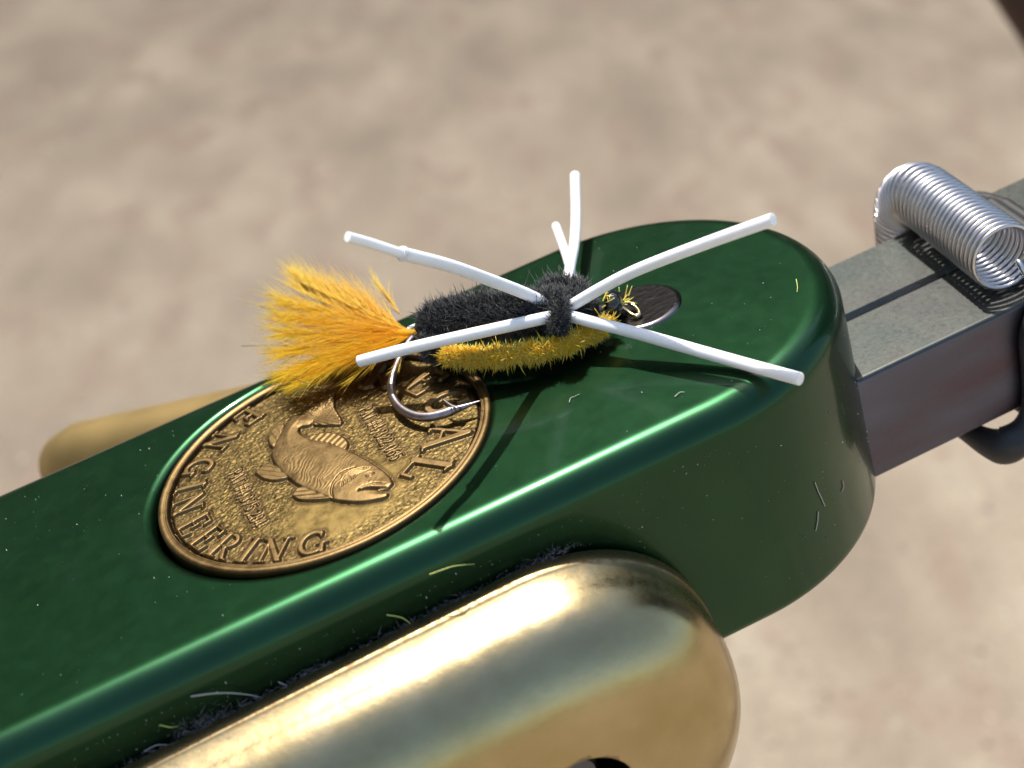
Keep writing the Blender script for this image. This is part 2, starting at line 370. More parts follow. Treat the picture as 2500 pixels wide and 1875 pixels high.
# brass lever: domed bar, flat at the back, with a countersunk hole
def lever_mesh(A,B_,rad,yback,th,sgn,nexp=2.7):
    A = np.array(A,float); B_ = np.array(B_,float); d = (B_-A); Ld = np.linalg.norm(d); d /= Ld; nrm = np.array([-d[1],d[0]])   # in the x-z plane
    out = [];  # outline offsets and axis points; round end at B_, plain end at A
    for t in np.linspace(0,1,30): out.append((A+d*Ld*t,nrm))
    for a in np.linspace(0,math.pi,50)[1:-1]:
        c,s_ = math.cos(a),math.sin(a); v = nrm*c+d*s_; e_ = 2.3 if c>0 else 1.95; k = (abs(c)**e_+abs(s_)**e_)**(-1/e_); out.append((B_,v*k))
    for t in np.linspace(1,0,30): out.append((A+d*Ld*t,-nrm))
    n = len(out); prof = [(.975,0.0,1.0),(1.0,.03,1.0),(1.0,.15,1.0),(.994,.175,.9),(.985,.19,.6)]
    for th_ in np.linspace(.16,math.pi/2,30):
        prof.append((.985*math.cos(th_)**(2/nexp),.19+(th-.19)*math.sin(th_)**(2/nexp)*1.0,max(0,.35-.9*(th_-.1))))
    V = []; G = []
    for rho,y,gr in prof:
        for ap,v in out:
            q = ap+v*rad*rho; V.append((q[0],yback+sgn*y,q[1])); G.append(gr)
    F = [(i*n+j,i*n+j+1,(i+1)*n+j+1,(i+1)*n+j) for i in range(len(prof)-1) for j in range(n-1)]
    F.append(tuple(range(n)))
    return np.array(V),F,np.array(G)
V,F,G = lever_mesh((-6.5,-2.14),(.84,-1.97),1.48,-1.915,1.10,-1,2.75)
lev = mesh_obj('brass_lever',V,F,G_BRASS,vise,attrs={'grime':G},normals_fix=True)
# far lever, seen behind the head on the left
P = catmull([(-2.72,5.35,-1.90),(-.86,3.85,-1.52),(1.4,2.2,-1.15)],30)
V,F = tube(P,np.linspace(.56,.50,30),32,roundcap=True,flat=.85); G_SATIN = mat_simple('satin_brass',(.33,.235,.095),.5,.75,1.2,.15).m
mesh_obj('brass_lever',V,F,G_SATIN,vise)

# ------------------------------------------------------------------ medallion: cast relief, built as one height field and split into its pieces
GN = 520; xs = np.linspace(-MED_R,MED_R,GN); X,Y = np.meshgrid(xs,xs,indexing='ij'); RR = np.hypot(X,Y); TH = np.degrees(np.arctan2(Y,X))
FIELD,RIM,LET = .006,.048,.040
def segdist(px,py,a,b):
    ax,ay = a; bx,by = b; dx,dy = bx-ax,by-ay; t = np.clip(((px-ax)*dx+(py-ay)*dy)/(dx*dx+dy*dy+1e-12),0,1)
    return np.hypot(px-ax-t*dx,py-ay-t*dy)
def arcpts(cx,cy,rx,ry,a0,a1,n=14): return [(cx+rx*math.cos(math.radians(t)),cy+ry*math.sin(math.radians(t))) for t in np.linspace(a0,a1,n)]
# serif capitals in a cell: height 1, stroke list of (polyline, half width)
K,k,sf = .102,.055,.048
def sr(x,y,w=.13): return ([(x-w,y),(x+w,y)],sf)
GL = {
 'E':(.72,[([(.2,.04),(.2,.96)],K),([(.06,.04),(.66,.04)],k),([(.06,.96),(.63,.96)],k),([(.2,.51),(.5,.51)],k),([(.66,.04),(.69,.26)],k),([(.63,.96),(.65,.76)],k),([(.5,.4),(.5,.62)],k*.9)]),
 'N':(.86,[([(.19,.04),(.19,.96)],k*1.05),([(.17,.94),(.70,.05)],K),([(.70,.05),(.70,.96)],k*1.05),sr(.17,.04),sr(.12,.96,.09),sr(.72,.96)]),
 'G':(.84,[(arcpts(.46,.5,.33,.44,52,310),K*.9),([(.72,.05),(.72,.40)],K*.85),sr(.72,.40,.14),([(.68,.72),(.68,.94)],k)]),
 'I':(.40,[([(.2,.04),(.2,.96)],K),sr(.2,.04,.16),sr(.2,.96,.16)]),
 'R':(.82,[([(.2,.04),(.2,.96)],K),(arcpts(.40,.72,.24,.235,90,-90),K*.8),([(.06,.955),(.42,.955)],k),([(.2,.485),(.42,.485)],k),([(.40,.48),(.70,.05)],K*.85),sr(.2,.04,.15),sr(.73,.04,.09)]),
 'A':(.84,[([(.42,.97),(.13,.05)],k*1.1),([(.42,.97),(.70,.05)],K),([(.24,.36),(.60,.36)],k),sr(.12,.04,.12),sr(.71,.04,.14)]),
 'L':(.70,[([(.2,.04),(.2,.96)],K),([(.06,.04),(.64,.04)],k),([(.64,.04),(.67,.30)],k*1.1),sr(.2,.96,.15)]),
}
w_ = .075
SM = {'P':[([(.15,0),(.15,1)],w_),(arcpts(.3,.74,.22,.24,90,-90),w_),([(.15,.98),(.3,.98)],w_),([(.15,.5),(.3,.5)],w_)],
 'A':[([(.05,0),(.32,1)],w_),([(.32,1),(.6,0)],w_),([(.17,.33),(.48,.33)],w_)],
 'T':[([(.32,0),(.32,1)],w_),([(.05,.97),(.6,.97)],w_)], '.':[([(.2,.02),(.24,.02)],w_)], ',':[([(.24,.05),(.14,-.18)],w_)],
 '#':[([(.15,0),(.25,1)],w_*.8),([(.38,0),(.48,1)],w_*.8),([(.05,.35),(.56,.35)],w_*.8),([(.08,.68),(.6,.68)],w_*.8)],
 '0':[(arcpts(.32,.5,.24,.47,0,360,18),w_)], '2':[(arcpts(.32,.73,.23,.25,160,-30)+[(.08,.03)],w_),([(.08,.03),(.58,.03)],w_)],
 '3':[(arcpts(.3,.74,.22,.23,150,-80),w_),(arcpts(.3,.26,.25,.25,85,-150),w_)], '4':[([(.45,0),(.45,1),(.05,.3),(.62,.3)],w_)],
 '5':[([(.55,.97),(.14,.97),(.12,.56)],w_),(arcpts(.3,.3,.26,.28,120,-140),w_)], '6':[(arcpts(.32,.28,.23,.26,0,360,16),w_),(arcpts(.5,.3,.42,.68,105,180,8),w_)],
 '7':[([(.06,.97),(.58,.97),(.25,0)],w_)], '8':[(arcpts(.32,.74,.19,.22,0,360,14),w_),(arcpts(.32,.27,.24,.26,0,360,14),w_)]}
LAB = np.zeros((GN,GN),int); SDF = np.full((GN,GN),9.0)      # label of each spot, signed distance to the nearest raised shape
labels = ['field']
def stamp(name,cx,cy,right,up,scale_x,scale_y,width,strokes):
    """cx, cy: centre of the cell; right, up: unit vectors"""
    lab = len(labels); labels.append(name)
    u = ((X-cx)*right[0]+(Y-cy)*right[1])/scale_x+width/2; v = ((X-cx)*up[0]+(Y-cy)*up[1])/scale_y+.5
    msk = (u>-.35)&(u<width+.35)&(v>-.4)&(v<1.35); uu = u[msk]*scale_x; vv_ = v[msk]*scale_y; d = np.full(uu.shape,9.0)
    for pl,hw in strokes:
        for a,b in zip(pl[:-1],pl[1:]): d = np.minimum(d,segdist(uu,vv_,(a[0]*scale_x,a[1]*scale_y),(b[0]*scale_x,b[1]*scale_y))-hw*(scale_x+scale_y)/2)
    cur = SDF[msk]; better = d<cur; cur[better] = d[better]; SDF[msk] = cur
    lb = LAB[msk]; lb[(d<.012)&better] = lab; LAB[msk] = lb
for ch,an in zip('REGAL',(47,21,-3,-30,-51.5)):
    a = math.radians(an); up = (math.cos(a),math.sin(a)); rt = (math.sin(a),-math.cos(a)); w0,st = GL[ch]
    stamp('letter',1.135*up[0],1.135*up[1],rt,up,.42,.39,w0,st)
for ch,an in zip('ENGINEERING',(113.5,131,148,161.5,173.5,189,202,214.5,226.8,237.5,252.5)):
    a = math.radians(an); up = (-math.cos(a),-math.sin(a)); rt = (-math.sin(a),math.cos(a)); w0,st = GL[ch]
    stamp('letter',-1.23*up[0],-1.23*up[1],rt,up,.305,.285,w0,st)
def patent(text,p0,p1,cap):
    p0 = np.array(p0); p1 = np.array(p1); d = p1-p0; Lt = np.linalg.norm(d); d /= Lt; up = (-d[1],d[0])
    wd = [.42 if c in '.,' else .72 for c in text]; tot = sum(wd); x = 0; strokes = []
    sx = Lt/tot
    for c,wc in zip(text,wd):
        for pl,hw in SM[c]: strokes.append(([(x+p[0],p[1]) for p in pl],hw*.9))
        x += wc
    mid = (p0+p1)/2; stamp('patent_lettering',mid[0],mid[1],tuple(d),up,sx,cap,tot,strokes)
patent('PAT.#4,322,065',(.485,.42),(.535,-.575),.125); patent('PAT.#4,375,284',(-.765,.34),(-.70,-.62),.12)
def cpx(L): return [tuple(onz((350+x*.40687,850+y*.40687),.06)[:2]) for x,y in L]
def polysdf(P):
    P = np.array(P); d = np.full(X.shape,9.0); ins = np.zeros(X.shape,bool)
    for (ax,ay),(bx,by) in zip(P,np.roll(P,-1,axis=0)):
        d = np.minimum(d,segdist(X,Y,(ax,ay),(bx,by))); c = ((ay>Y)!=(by>Y))&(X<(bx-ax)*(Y-ay)/(by-ay+1e-12)+ax); ins ^= c
    return np.where(ins,-d,d)
def smoothpoly(L,n=4): 
    P = np.array(L+[L[0]]); return catmull(P,len(L)*n+1)[:-1].tolist()
BODY = cpx(smoothpoly([(1488,785),(1470,748),(1420,702),(1350,655),(1270,612),(1190,575),(1100,548),(1030,532),(968,512),(928,484),(930,452),(985,440),(1015,410),(995,385),(940,378),(890,384),(862,412),(822,470),(782,540),(756,600),(764,650),(800,702),(860,758),(920,800),(1010,840),(1090,870),(1150,890),(1280,900),(1400,882),(1448,866),(1460,846),(1448,836),(1400,828),(1455,818)],4))
TAILF = cpx([(935,385),(960,348),(1040,305),(1140,250),(1136,330),(1160,372),(1186,416),(1170,436),(1100,440),(1010,438),(1000,405)])
FINS = [cpx(smoothpoly([(655,722),(690,690),(760,668),(860,735),(850,752),(780,768),(700,756)])),cpx(smoothpoly([(876,858),(915,812),(1000,796),(1112,802),(1126,868),(1040,886),(920,884)])),
        cpx(smoothpoly([(955,512),(1070,482),(1160,490),(1212,530),(1216,562),(1190,582),(1100,550),(1000,530)])),cpx(smoothpoly([(735,520),(760,465),(830,428),(825,470),(775,560),(745,560)]))]
dB = polysdf(BODY); dT = polysdf(TAILF); dF = np.minimum.reduce([polysdf(f) for f in FINS])
fish_lab = len(labels); labels.append('trout_relief'); dfish = np.minimum(np.minimum(dB,dT),dF)
fm = dfish<SDF; LAB[(dfish<.012)&fm] = fish_lab
Z = np.full((GN,GN),FIELD)
def sstep(x,a,b):
    t = np.clip((x-a)/(b-a),0,1); return t*t*(3-2*t)
Z += (LET-FIELD)*(1-sstep(SDF,-.013,.011))
small = np.isin(LAB,[i for i,n in enumerate(labels) if n=='patent_lettering']); Z[small] = FIELD+(Z[small]-FIELD)*.75
# worn, smooth bulge of the field below the fish, pitted elsewhere
hB = (1-sstep(dB,-.014,.012))*.026+.036*np.sqrt(np.clip(-dB,0,.3)/.3)
def hashn(sc,seed):
    r = np.random.default_rng(seed); n = int(3*sc)+4; g_ = r.random((n,n)); u = (X+1.5)*sc; v = (Y+1.5)*sc; i = u.astype(int); j = v.astype(int); fu = u-i; fv = v-j
    fu = fu*fu*(3-2*fu); fv = fv*fv*(3-2*fv); return (g_[i,j]*(1-fu)*(1-fv)+g_[i+1,j]*fu*(1-fv)+g_[i,j+1]*(1-fu)*fv+g_[i+1,j+1]*fu*fv)
grain = .6*hashn(34,1)+.4*hashn(70,2); broad = hashn(5,3)
aF = np.array(cpx([(1300,640)])[0]); bF = np.array(cpx([(800,830)])[0])
hB += np.where(dB<0,0.0010*np.sin(150*(X*.8-Y*.6)+14*hashn(12,5))*np.clip(hashn(4,6)*1.8-.5,0,1)*np.clip(-dB*12,0,1),0)
def raised(hm,d): return hm*(1-sstep(d,-.012,.010))
tdir = np.array(TAILF[3])+np.array(TAILF[6]); hT = raised(.036,dT)+np.where(dT<-.01,.005*np.sin(150*segdist(X,Y,TAILF[0],TAILF[1])),0)
base_t = np.array(TAILF[0]); angt = np.arctan2(Y-base_t[1],X-base_t[0]); hT = raised(.034,dT)+np.where(dT<-.008,.0045*np.sin(60*angt),0)
hF = raised(.030,dF)
for f_,rx in zip(FINS,(0,0,1,1)):
    c_ = np.mean(f_,axis=0); dd = polysdf(f_); ax_ = np.array(f_[0])-np.array(f_[len(f_)//2]); ax_ /= np.linalg.norm(ax_)
    q = (X*ax_[0]+Y*ax_[1]) if rx else (-X*ax_[1]+Y*ax_[0]); hF += np.where(dd<-.01,.0022*np.sin(q*(95 if rx else 120)),0)
Z = np.maximum(Z,FIELD+np.maximum(np.maximum(hB,hT),hF))
# eye, mouth and gill lines cut into the fish
ex,ey = cpx([(1352,741)])[0]; Z -= .012*np.exp(-((np.hypot(X-ex,Y-ey)-.028)/.008)**2)
def groove(L,wid,dep):
    global Z
    P = catmull(np.array(cpx(L)),24); d = np.minimum.reduce([segdist(X,Y,a,b) for a,b in zip(P[:-1],P[1:])]); Z -= dep*np.exp(-(d/wid)**2)*np.clip(-dB*25,0,1)
groove([(1125,880),(1118,830),(1140,780),(1190,730),(1260,700)],.009,.016)
for k_ in range(4): groove([(1185+24*k_,810-14*k_),(1200+24*k_,765-8*k_),(1245+22*k_,722),(1310+14*k_,700)],.008,.011)
groove([(1290,832),(1340,822),(1400,820),(1470,818)],.014,.035); groove([(1300,818),(1370,795),(1440,793)],.008,.010)
wear = sstep(np.hypot((X-.02)*.75+(Y+.78)*.30,(Y+.80)*1.1-(X-.02)*.35),.28,.62)          # 0 where the casting is worn smooth
Z = FIELD+(Z-FIELD)*.82
Z += np.where(RR<1.4,1,0)*(grain-.5)*.0062*np.where(LAB==0,wear,.12)
Z += .006*(1-wear)*np.where(LAB==0,1,0)
# rim
rim = sstep(RR,1.400,1.416); Z = np.maximum(Z*(1-rim)+rim*RIM,0); Z -= .020*np.exp(-((RR-1.390)/.014)**2)+.010*np.exp(-((RR-1.432)/.008)**2)
Z -= .035*sstep(RR,1.475,1.503)
rim_lab = len(labels); labels.append('raised_rim'); LAB[RR>1.406] = rim_lab
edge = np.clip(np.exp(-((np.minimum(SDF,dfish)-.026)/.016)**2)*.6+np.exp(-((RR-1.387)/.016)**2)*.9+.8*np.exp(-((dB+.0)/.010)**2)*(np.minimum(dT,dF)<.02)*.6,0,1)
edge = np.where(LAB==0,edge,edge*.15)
# map the square grid on a disc so that the outer edge is clean
inside = RR<=MED_R
idx = -np.ones((GN,GN),int); 
def grid_part(mask_v):
    """faces whose four corners lie in the disc and whose majority label is in the mask"""
    q = inside[:-1,:-1]&inside[1:,:-1]&inside[:-1,1:]&inside[1:,1:]&mask_v[:-1,:-1]
    I,J = np.nonzero(q); ii = np.c_[I,I+1,I+1,I]; jj = np.c_[J,J,J+1,J+1]; flat = ii*GN+jj
    un,inv = np.unique(flat,return_inverse=True); inv = inv.reshape(flat.shape)
    P = np.c_[X.ravel()[un],Y.ravel()[un],Z.ravel()[un]]; return P,inv.tolist(),un
def grid_obj(name,mask,mat,parent):
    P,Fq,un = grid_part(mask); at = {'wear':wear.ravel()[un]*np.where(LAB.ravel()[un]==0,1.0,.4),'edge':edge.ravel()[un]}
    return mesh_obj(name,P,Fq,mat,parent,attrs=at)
medo = grid_obj('medallion',LAB==0,B_FIELD,vise); medo.location = (0,0,-.012)
for li,nm in enumerate(labels):
    if li==0 or nm=='raised_rim': continue
    grid_obj(nm,LAB==li,B_RAISE,medo)
# rim as a lathed ring with a clean edge and a side wall
prof = [(1.406,None),(1.416,None),(1.424,None),(1.432,None),(1.440,None),(1.452,None),(1.464,None),(1.476,RIM-.001),(1.488,RIM-.008),(1.496,RIM-.02),(1.5,RIM-.036),(1.5,-.1)]
def zrim(r): 
    v = RIM*float(sstep(np.array(r),1.400,1.416))+FIELD*(1-float(sstep(np.array(r),1.400,1.416))); return v-.020*math.exp(-((r-1.390)/.014)**2)-.010*math.exp(-((r-1.432)/.008)**2)
nr = 200; a = np.linspace(0,2*np.pi,nr,endpoint=False); V = []; ED = []; 
for r,z in [(1.393,None),(1.400,None)]+prof:
    z = zrim(r) if z is None else z; V += [(r*math.cos(t),r*math.sin(t),z+(.0015 if r<1.404 else 0)) for t in a]; ED += [.9 if r<1.404 else (.25 if abs(r-1.432)<.006 else (.75 if z<.03 else .0))]*nr
nP = len(prof)+2; F = [(i*nr+j,i*nr+(j+1)%nr,(i+1)*nr+(j+1)%nr,(i+1)*nr+j) for i in range(nP-1) for j in range(nr)]
mesh_obj('raised_rim',V,F,B_RAISE,medo,attrs={'edge':ED,'wear':[.2]*len(V)},normals_fix=True)

# ------------------------------------------------------------------ the fly
fly = thing('fishing_fly','black and yellow fishing fly with white rubber legs and orange feather tail','fishing fly',onz((1250,800),0.02))
FO = np.array(onz((1250,800),0.02))
def part(name,V,F,mat,smooth=True,attrs=None,parent=None):
    V = np.asarray(V,float)-FO; return mesh_obj(name,V,F,mat,parent or fly,smooth=smooth,attrs=attrs)
def pz(L): return np.array([onz((x,y),z) for x,y,z in L])
# hook
P = catmull(pz([(1480,752,.16),(1300,775,.24),(1120,800,.30),(1035,812,.31),(1005,828,.29),(978,872,.23),(960,915,.17),(955,950,.13),(963,978,.105),(983,1001,.095),(1012,1015,.092),(1045,1018,.092),(1080,1011,.095),(1105,1002,.098)]),90)
V1,F1 = tube(P,.041,12,flat=.82)
P2 = catmull(pz([(1103,1003,.098),(1125,996,.10),(1150,987,.103),(1176,977,.107)]),14)
V2,F2 = tube(P2,np.linspace(.041,.003,14),12)
part('hook_bend',V1,F1,M_HOOK); part('hook_point',V2,F2,M_HOOK)
P3 = catmull(pz([(1122,1000,.115),(1103,992,.125),(1090,982,.135),(1078,972,.15)]),8); V3,F3 = tube(P3,np.linspace(.026,.004,8),8); part('barb',V3,F3,M_HOOK)
ex = pz([(1515,742,.13),(1532,738,.10),(1550,748,.075),(1561,762,.06),(1556,771,.055),(1543,768,.06),(1530,758,.085),(1516,748,.12)])
V,F = tube(catmull(ex,50),.020,9); part('hook_eye',V,F,M_EYE)
# legs
LEGS = [  # px and height of the leg above the top face
 ([(1352,772,.40),(1300,783,.47),(1150,816,.50),(1000,850,.46),(878,882,.40)],.052,'leg'),
 ([(1350,752,.40),(1290,720,.60),(1200,685,.94),(1095,648,1.33),(978,618,1.68)],.052,'leg'),
 ([(1392,748,.40),(1470,702,.58),(1560,657,.77),(1720,595,1.02),(1886,536,1.22)],.050,'leg'),
 ([(1384,770,.37),(1450,787,.32),(1560,815,.235),(1750,869,.11),(1850,897,.08),(1952,925,.07)],.051,'leg'),
 ([(1384,705,.36),(1392,650,.31),(1403,590,.29),(1406,520,.34),(1404,428,.46)],.050,'leg'),
 ([(1408,705,.28),(1392,655,.24),(1378,610,.22),(1357,552,.21)],.042,'leg'),
]
for L,r,nm in LEGS:
    P = catmull(pz(L),40); rr = np.full(40,r)*1.02
    d = P[-1]-P[-2]; d /= np.linalg.norm(d); P = np.vstack([P,P[-1]+d*.006]); rr = np.r_[rr,r*1.0]
    V,F = tube(P,rr,18); lg = part(nm,V,F,M_LEG); lg.data.set_sharp_from_angle(angle=.6)
P = catmull(pz([(984,620,1.66),(962,613,1.73),(905,594,1.88),(848,578,2.03)]),24); rr = np.full(24,.040); rr[:3] = (.062,.060,.046)
V,F = tube(P,rr,18); part('leg_tip',V,F,M_LEG).data.set_sharp_from_angle(angle=.6)
# body of black chenille over a yellow chenille belly
def along(L,t): return catmull(pz(L),60)[np.clip((t*59).astype(int),0,59)]
def chenille(name,L,R0,fl,n,mat,core,shade,bias,radf):
    A = catmull(pz(L),60); Tn,N,B = frames(A); rad = np.array(R0(np.linspace(0,1,60)))
    V,F = tube(A,rad*.80,16,roundcap=True); co = part(name,V,F,core)
    t = rng.random(n); i = (t*59).astype(int); f_ = (t*59-i)[:,None]; j = np.minimum(i+1,59)
    c = A[i]*(1-f_)+A[j]*f_; ph = rng.random(n)*2*np.pi; d = np.cos(ph)[:,None]*N[i]+np.sin(ph)[:,None]*B[i]
    b = c+d*(rad[i]*.72)[:,None]
    dirs = d+Tn[i]*rng.normal(0,.35,n)[:,None]+rng.normal(0,.28,(n,3))+np.array(bias)[None]
    ends = (t<.04)|(t>.97); dirs[ends] += Tn[i][ends]*np.where(t[ends]<.5,-1,1)[:,None]*.9
    ln = fl*(.55+.9*rng.random(n))*np.where(rng.random(n)<.04,1.6,1)*(.7+.6*np.sin(t*62+ph*1.0)**2)
    V,F,S = fibres(b,dirs,ln,radf*(.7+.6*rng.random(n)),rng.normal(0,.25,(n,3)),np.clip(shade(rng,n),0,1))
    o = part(name+'_fibres',V,F,mat,attrs={'shade':S},parent=co); o['kind'] = 'stuff'; return co
bk = chenille('black_body',[(1042,798,.35),(1100,779,.38),(1200,772,.40),(1300,765,.38),(1380,754,.33),(1445,752,.24)],
   lambda t: .140+.066*np.sin(np.pi*np.clip(t*1.2,0,1))-.08*np.clip(t-.8,0,1)*3.6,.075,18000,F_BLACK,M_CORE_B,lambda r,n:r.random(n)**3,(0,.05,.1),.0052)
bl = chenille('yellow_belly',[(1088,868,.27),(1135,872,.27),(1200,873,.26),(1280,864,.24),(1360,847,.21),(1430,820,.18),(1488,788,.15)],
   lambda t: .055+.014*np.sin(np.pi*t)+.012*np.sin(t*38),.050,8000,F_YEL,M_CORE_Y,lambda r,n:r.random(n),(0,-.15,.1),.0062)
# black tuft where the body starts and the thorax wrap between the legs
chenille('tail_wrap',[(1040,828,.31),(1055,850,.29),(1062,864,.27)],lambda t:.08+0*t,.065,1500,F_BLACK,M_CORE_B,lambda r,n:r.random(n)**2,(0,0,0),.005)
chenille('thorax_tuft',[(1335,722,.34),(1380,715,.36),(1412,732,.32)],lambda t:.11+.03*np.sin(np.pi*t),.07,3600,F_BLACK,M_CORE_B,lambda r,n:r.random(n)**2.5,(0,.05,.2),.005)
chenille('thorax_wrap',[(1366,722,.47),(1368,752,.47),(1366,782,.43),(1362,810,.36)],lambda t:.08-.02*t,.04,2600,F_BLACK,M_CORE_B,lambda r,n:.4*r.random(n)**3,(0,-.1,.1),.005)
# varnished thread head with wraps
hc = catmull(pz([(1478,742,.175),(1494,745,.155),(1508,747,.145),(1520,748,.135)]),16); hr = np.array([.11,.125,.135,.14,.145,.147,.147,.145,.142,.136,.128,.118,.104,.086,.064,.035])*.92
hr = hr*(1+.03*np.cos(np.arange(16)*np.pi)); V,F = tube(hc,hr,24); part('thread_head',V,F,M_THREAD)
V,F = tube(catmull(pz([(1000,806,.33),(1012,800,.35),(1026,797,.36)]),8),.036,10); part('tail_thread',V,F,M_WHITE)
# stray tinsel hairs at the head
b = []; d = []; ln = []
for x,y,z,x2,y2,z2 in [(1478,700+22,.27,1500,727,.30),(1500,727,.30,1480,742,.30),(1482,712,.26,1478,740,.3),(1490,712,.27,1484,730,.29),(1472,735,.28,1486,700,.3),(1525,735,.15,1540,722,.2),(1526,738,.15,1548,735,.18),(1525,733,.15,1531,700,.25),(1524,736,.15,1558,741,.15),(1522,733,.16,1534,717,.2),(1528,738,.14,1545,728,.17),(1512,712,.2,1510,698,.25),(1478,745,.3,1466,752,.3),(1535,722,.17,1545,694,.26),(1475,760,.24,1466,775,.22)]:
    p,q = onz((x,y),z),onz((x2,y2),z2); b.append(p); d.append(q-p); ln.append(np.linalg.norm(q-p))
n = len(b); V,F,S_ = fibres(np.array(b),np.array(d),np.array(ln)*1.1,np.full(n,.0075),rng.normal(0,.12,(n,3)),.5+.5*rng.random(n)); o = part('tinsel_hairs',V,F,F_YEL,attrs={'shade':S_})
# tail: marabou plumes
def plume(rach,nb,lmin,lmax,ang0,side,spread,t0=.10,zj=.05,dens=1.0):
    A = catmull(np.array(rach,float),60); B0 = []; D0 = []; LN = []; BE = []; SH = []
    A3 = pz([tuple(p) for p in A])
    parts = [tube(A3,np.linspace(.010,.003,60),5)]
    for _ in range(nb):
        t = t0+(1-t0)*rng.random(); i = min(int(t*58),57); p = A3[i]; tg = A3[i+1]-A3[i]; tg /= np.linalg.norm(tg)
        sd = rng.choice(side); a = math.radians(max(2,rng.normal(ang0,spread)))*sd; px_t = A[i+1,:2]-A[i,:2]; ang_ = math.atan2(px_t[1],px_t[0])+a
        Lp = (lmin+(lmax-lmin)*rng.random())*(1.3-.62*t); q0 = A[i,:2]; z = A[i,2]+rng.normal(0,zj)*.3
        q1 = q0+Lp*np.array([math.cos(ang_),math.sin(ang_)]); z1 = z+rng.normal(0,zj)
        P0 = onz(q0,A[i,2]); P1 = onz(q1,max(.03,z1)); dv = P1-P0; B0.append(P0); D0.append(dv); LN.append(np.linalg.norm(dv))
        BE.append(tg*.30*rng.random()+rng.normal(0,.09,3)); SH.append(np.clip(.25+.55*t+rng.normal(0,.18),0,1))
    V,F,S_ = fibres(np.array(B0),np.array(D0),np.array(LN),.0036*(.6+.8*rng.random(nb)),np.array(BE),np.array(SH),4)
    V1,F1 = parts[0]; return V,F,S_,V1,F1
Tt = (1024,812,.31)
PL = [([Tt,(940,790,.33),(860,765,.36),(726,713,.45)],300,70,125,30,(1,),9,.2),
      ([Tt,(930,780,.35),(830,735,.42),(735,690,.5)],240,60,105,26,(1,),8,.3),
      ([Tt,(930,790,.34),(800,760,.38),(690,735,.42)],260,60,115,14,(-1,1),8,.12),
      ([Tt,(930,800,.33),(800,785,.35),(690,772,.36)],330,60,120,13,(-1,1),7,.06),
      ([Tt,(930,815,.31),(800,815,.31),(690,815,.31)],330,60,120,13,(-1,1),7,.06),
      ([Tt,(930,825,.30),(800,842,.28),(685,862,.27)],360,60,120,13,(-1,1),7,.06),
      ([Tt,(930,835,.29),(810,872,.26),(690,915,.24)],360,60,120,13,(-1,1),7,.06),
      ([Tt,(930,842,.28),(820,892,.24),(720,942,.21)],330,55,95,11,(-1,1),6,.06),
      ([Tt,(960,845,.28),(900,890,.22),(850,930,.18)],26,50,80,10,(-1,1),5,.3),
      ([Tt,(990,850,.27),(975,885,.2),(960,905,.17)],10,25,45,8,(-1,1),4,.3),
      ([Tt,(980,770,.36),(945,725,.42),(920,690,.47)],34,30,62,9,(1,-1),6,.35)]
tl = bpy.data.objects.new('feather_tail',None); link(tl,fly)
for rach,nb,l0,l1,a0,sd,sp,t0 in PL:
    nb = int(nb*1.8)
    V,F,S_,V1,F1 = plume(rach,nb,l0,l1,a0,sd,sp,t0)
    o = part('plume',V,F,F_TAIL,attrs={'shade':S_},parent=tl)
# dense root of the tail
V,F = tube(catmull(pz([(1030,812,.31),(990,812,.31),(930,812,.31)]),12),np.linspace(.085,.02,12),12,flat=.7); V = V; o = part('tail_root',V,F,F_TAIL,attrs={'shade':[0.05]*len(V)},parent=tl)
# dark stray hairs in the tail
b = []; d = []; ln = []
for p,q in [((635,748,.4),(690,772,.4)),((590,845,.3),(680,842,.3)),((722,925,.3),(765,952,.28)),((650,720,.42),(720,722,.42))]:
    p,q = onz(p[:2],p[2]),onz(q[:2],q[2]); b.append(p); d.append(q-p); ln.append(np.linalg.norm(q-p))
for q in range(4):
    V,F,S_ = fibres(np.array(b[q:q+1]),np.array(d[q:q+1]),np.array(ln[q:q+1]),np.full(1,.0042),rng.normal(0,.12,(1,3)),np.zeros(1)); part('stray_hair',V,F,F_BLACK,attrs={'shade':S_},parent=tl)

# ------------------------------------------------------------------ lint, dust and loose fibres on the vise
def dust():
    N = 620; P = []; Nn = []
    while len(P)<N:
        k_ = rng.random()
        if k_<.45:
            x,y = rng.uniform(-3,4.6),rng.uniform(-1.62,1.62)
            if np.hypot(x,y)<1.56 or (x>CX and np.hypot(x-CX,y)>1.6): continue
            P.append((x,y,.003)); Nn.append((0,0,1))
        elif k_<.85:
            x = rng.uniform(-3.2,CX); z = -.3-.9*rng.random()**2; P.append((x,-RB-.002,z)); Nn.append((0,-1,0))
        else:
            a_ = rng.uniform(0,1.3); z = rng.uniform(-2.0,-.3); P.append((CX+RB*math.sin(a_),-RB*math.cos(a_),z)); Nn.append((math.sin(a_),-math.cos(a_),0))
    V = []; F = []; S_ = []
    for p,nn in zip(P,Nn):
        s = .0035+.008*rng.random()**3; o_ = len(V); q = np.array(p)
        pts = rng.normal(0,1,(4,3)); pts /= np.linalg.norm(pts,axis=1)[:,None]; V += [q+np.array(nn)*s*.3+t*s*(.6+.6*rng.random()) for t in pts]
        F += [(o_,o_+1,o_+2),(o_,o_+2,o_+3),(o_,o_+3,o_+1),(o_+1,o_+3,o_+2)]; S_ += [rng.random()]*4
    o = mesh_obj('dust',V,F,M_DUST,None,smooth=False,attrs={'shade':S_}); o['kind'] = 'stuff'; o['label'] = 'fine pale dust specks scattered over the green vise head'; o['category'] = 'dust'
dust()
def side(u,y=-RB-.012): return ony(u,y)
